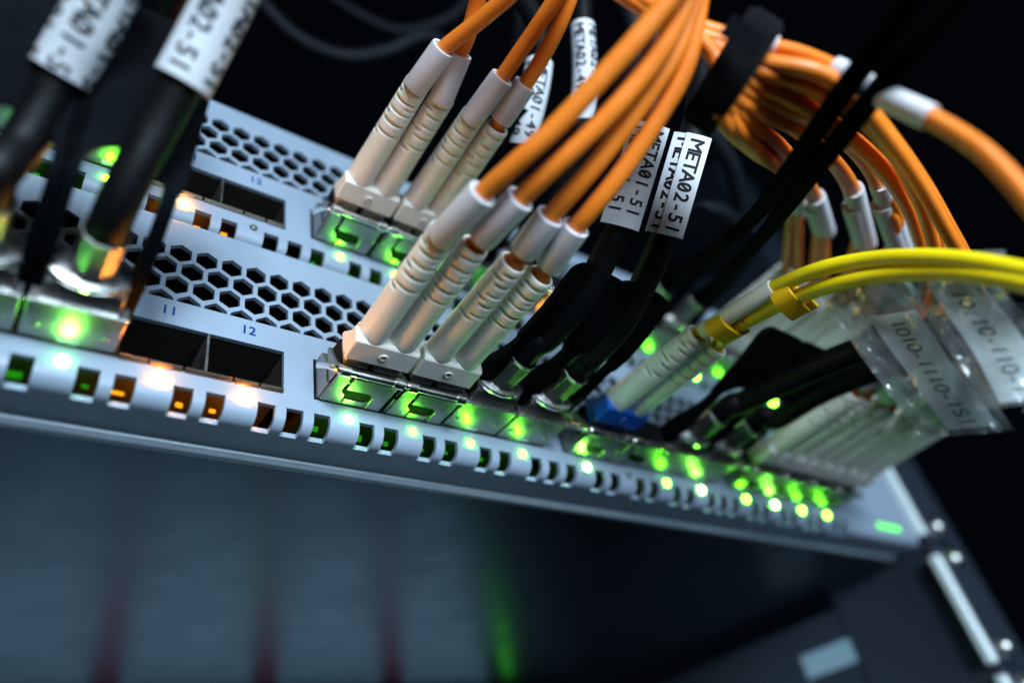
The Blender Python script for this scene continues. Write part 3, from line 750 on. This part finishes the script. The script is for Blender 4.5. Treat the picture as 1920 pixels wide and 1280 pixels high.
# ================================================================== beige cords of the end groups
def simple_pair(n, sw, label, route, sleeves):
    base = Vector((px(n), 0, ZP+sw*U)); fb = []
    for s in (-1, 1):
        a = base+Vector((s*3.12, -16.6, 0)); e = a+Vector((0, -27, 1.0))
        off = Vector((s*1.8, 0, .4*s))
        pts = [p+off for p in route]
        sl = None
        if sleeves:
            d = (pts[0]-e); d0 = d.normalized(); sl = [e+d0*3, e+d0*17]
            if s > 0: sl = [e+d0*5.0, e+d0*19]
            if sw: sl = [pts[0], pts[0].lerp(pts[1], .8+.15*s)]
        fb.append((e, sl, pts))
    return fibre_cord(n, sw, label, 'beige', 'beige', 'orange', fb, group='orange cords of the end ports', cable_r=1.32, slv_r=2.25)
strap_in = D(1370, 134, 112)
tail = [strap_in+Vector((2, 0, 3)), D(1290, 60, 112), D(1180, -5, 116), D(1060, -60, 122)]
def b_tail(k):
    o = Vector(((k % 3-1)*2.2, (k//3-1)*1.6, (k % 2)*2.4-1.2))
    f = (.84, .72, .6, .48, .36, .25, .14)[k]
    return [D(1425, 100, 113).lerp(D(1345, 240, 113), f), D(1385, 85, 117).lerp(D(1352, 135, 117), f)]+[a.lerp(b, f)+o for a, b in ((D(1300, 40, 119), D(1285, 78, 120)), (D(1200, -20, 122), D(1180, 15, 124)), (D(1080, -90, 128), D(1060, -60, 130)))]
simple_pair(21, 1, 'orange cord with beige boots in upper switch end group, port twenty-one', [D(1492, 395, 192), D(1476, 330, 162), D(1425, 290, 130)]+b_tail(0), True)
simple_pair(22, 1, 'orange cord with beige boots in upper switch end group, port twenty-two', [D(1545, 432, 196), D(1522, 362, 172), D(1462, 278, 134)]+b_tail(1), True)
simple_pair(23, 1, 'orange cord with beige boots in upper switch end group, port twenty-three', [D(1622, 455, 190), D(1592, 345, 160), D(1505, 250, 128)]+b_tail(2), True)
simple_pair(24, 1, 'orange cord with beige boots in upper switch end group, port twenty-four', [D(1690, 470, 178), D(1640, 330, 150), D(1545, 235, 126)]+b_tail(3), True)
simple_pair(21, 0, 'orange cord with beige boots in lower switch end group, port twenty-one', [D(1690, 640, 178), D(1738, 540, 168), D(1720, 420, 150), D(1650, 310, 130), D(1520, 205, 118)]+b_tail(4), True)
simple_pair(22, 0, 'orange cord with beige boots in lower switch end group, port twenty-two', [D(1730, 660, 176), D(1765, 550, 162), D(1742, 410, 142), D(1670, 275, 124), D(1540, 170, 113)]+b_tail(5), True)
simple_pair(23, 0, 'orange cord with beige boots in lower switch end group, port twenty-three', [D(1790, 700, 178), D(1830, 560, 150), D(1760, 400, 132), D(1660, 250, 118), D(1560, 150, 110)]+b_tail(6), True)
simple_pair(24, 0, 'orange cord with beige boots in lower switch end group, port twenty-four', [D(1830, 735, 180), D(1900, 700, 150), D(1990, 640, 130), D(2060, 560, 118)], True)

# loose orange cord with white sleeves crossing above the bundle
B1 = [D(1180, -30, 118), D(1300, 45, 117), D(1430, 84, 115), D(1500, 102, 113), D(1580, 137, 109), D(1660, 182, 104), D(1749, 224, 99), D(1824, 270, 95), D(1880, 320, 92), D(1960, 412, 87)]
t = thing('orange_cord', 'orange cord with three white sleeves sweeping over the strapped bundle', 'fibre cord', B1[4])
cable('jacket', B1, 1.32, 'orange', t, 18, B1[4])
for a, b in ((D(1564, 129, 110), D(1600, 147, 108)), (D(1618, 158, 107), D(1640, 171, 105.4)), (D(1654, 179, 104.4), D(1744, 221, 99.3))):
    obj('white_sleeve', MB().tube([a-B1[4], a.lerp(b, .5)-B1[4], b-B1[4]], 1.8, 20).mesh('white_sleeve', 'sleeve', 50), t)
a, b = D(1415, 79, 115.3), D(1456, 90, 114.4)
obj('white_sleeve', MB().tube([a-B1[4], b-B1[4]], 1.8, 20).mesh('white_sleeve', 'sleeve', 50), t)

# black hook and loop strap round the bundle
c = strap_in; axd = (D(1430, 160, 110)-D(1310, 85, 110)).normalized()
t = thing('cable_strap', 'wide black hook-and-loop strap wrapped round the orange bundle', 'cable strap', c)
n_ = CC-c; n_ = (n_-axd*n_.dot(axd)).normalized(); b_ = axd.cross(n_)
mb = MB()
for r_, (l0, l1) in ((1.0, (-2.9, 2.9)), (1.06, (-2.1, 2.4))):
    vs = []; N = 36
    for q in (l0, (l0+l1)/2, l1):
        for j in range(N):
            a_ = 2*math.pi*j/N; w_ = r_*(1+.04*math.sin(3*a_)+.03*math.sin(5*a_+1))
            vs.append(axd*q+(b_*math.cos(a_)*8.8+n_*math.sin(a_)*5.4)*w_)
    mb.add(vs, [(i*N+j, i*N+(j+1) % N, (i+1)*N+(j+1) % N, (i+1)*N+j) for i in range(2) for j in range(N)]+[tuple(range(N))[::-1], tuple(2*N+j for j in range(N))])
obj('strap_band', mb.mesh('strap_band', 'hook_loop', 50), t)
q0 = D(1362, 45, 104)-c; q1 = D(1425, 92, 103)-c
sd = (q1-q0).cross(n_).normalized()
obj('strap_tail', MB().add([q+sd*j*1.6+n_*k*.35 for q in (q0, (q0+q1)*.5+n_*.8, q1) for j in (-1, 1) for k in (-1, 1)],
    [(0, 1, 3, 2), (8, 10, 11, 9)]+[f for i in (0, 4) for f in ((i, i+4, i+5, i+1), (i+2, i+3, i+7, i+6), (i, i+2, i+6, i+4), (i+1, i+5, i+7, i+3))]).mesh('strap_tail', 'grey_jacket'), t)

# ================================================================== dark cables hanging in the rack behind
back = [
    ([D(-60, 0, 150), D(0, 18, 150), D(60, 38, 152), D(115, 75, 156), D(150, 120, 162)], 2.4, 'thin dark cable behind the sleeve of port nine'),
    ([D(460, -40, 230), D(500, 20, 232), D(560, 75, 236), D(640, 108, 240), D(720, 100, 246), D(800, 70, 252), D(860, 110, 260)], 3.0, 'thick dark cable sagging in a loop behind the upper switch cords'),
    ([D(560, -60, 260), D(610, -10, 262), D(690, 40, 266), D(760, 60, 270), D(850, 30, 276), D(900, -40, 280)], 2.6, 'thin dark cable sagging above the thick loop'),
    ([D(965, -30, 205), D(972, 40, 208), D(960, 110, 214), D(930, 180, 225)], 2.4, 'dark cable dropping straight down behind the paired orange cords'),
    ([D(180, 130, 168), D(240, 116, 172), D(300, 124, 176), D(360, 170, 182)], 2.6, 'short dark arch between the two sleeved cables'),
    ([D(1150, -30, 200), D(1185, 40, 196), D(1190, 110, 196), D(1165, 190, 200)], 3.4, 'dark cable hanging behind the crossing orange cords'),
    ([D(1325, 240, 215), D(1370, 310, 220), D(1390, 390, 226), D(1385, 470, 232)], 2.8, 'dark cable curving down behind the META02-51 cable'),
    ([D(1270, 420, 214), D(1310, 395, 216), D(1350, 398, 219), D(1385, 425, 224)], 2.6, 'short dark arch beside the META02-51 sleeve'),
]
for pts, r, lb in back:
    c0 = pts[len(pts)//2]
    cc = obj('dark_cable', MB().tube([p-c0 for p in spline(pts, 8)], r, 14).mesh('dark_cable', 'grey_jacket', 50)); cc.location = c0*S
    tag(cc, lb, 'cable', 'dark cables hanging inside the rack')
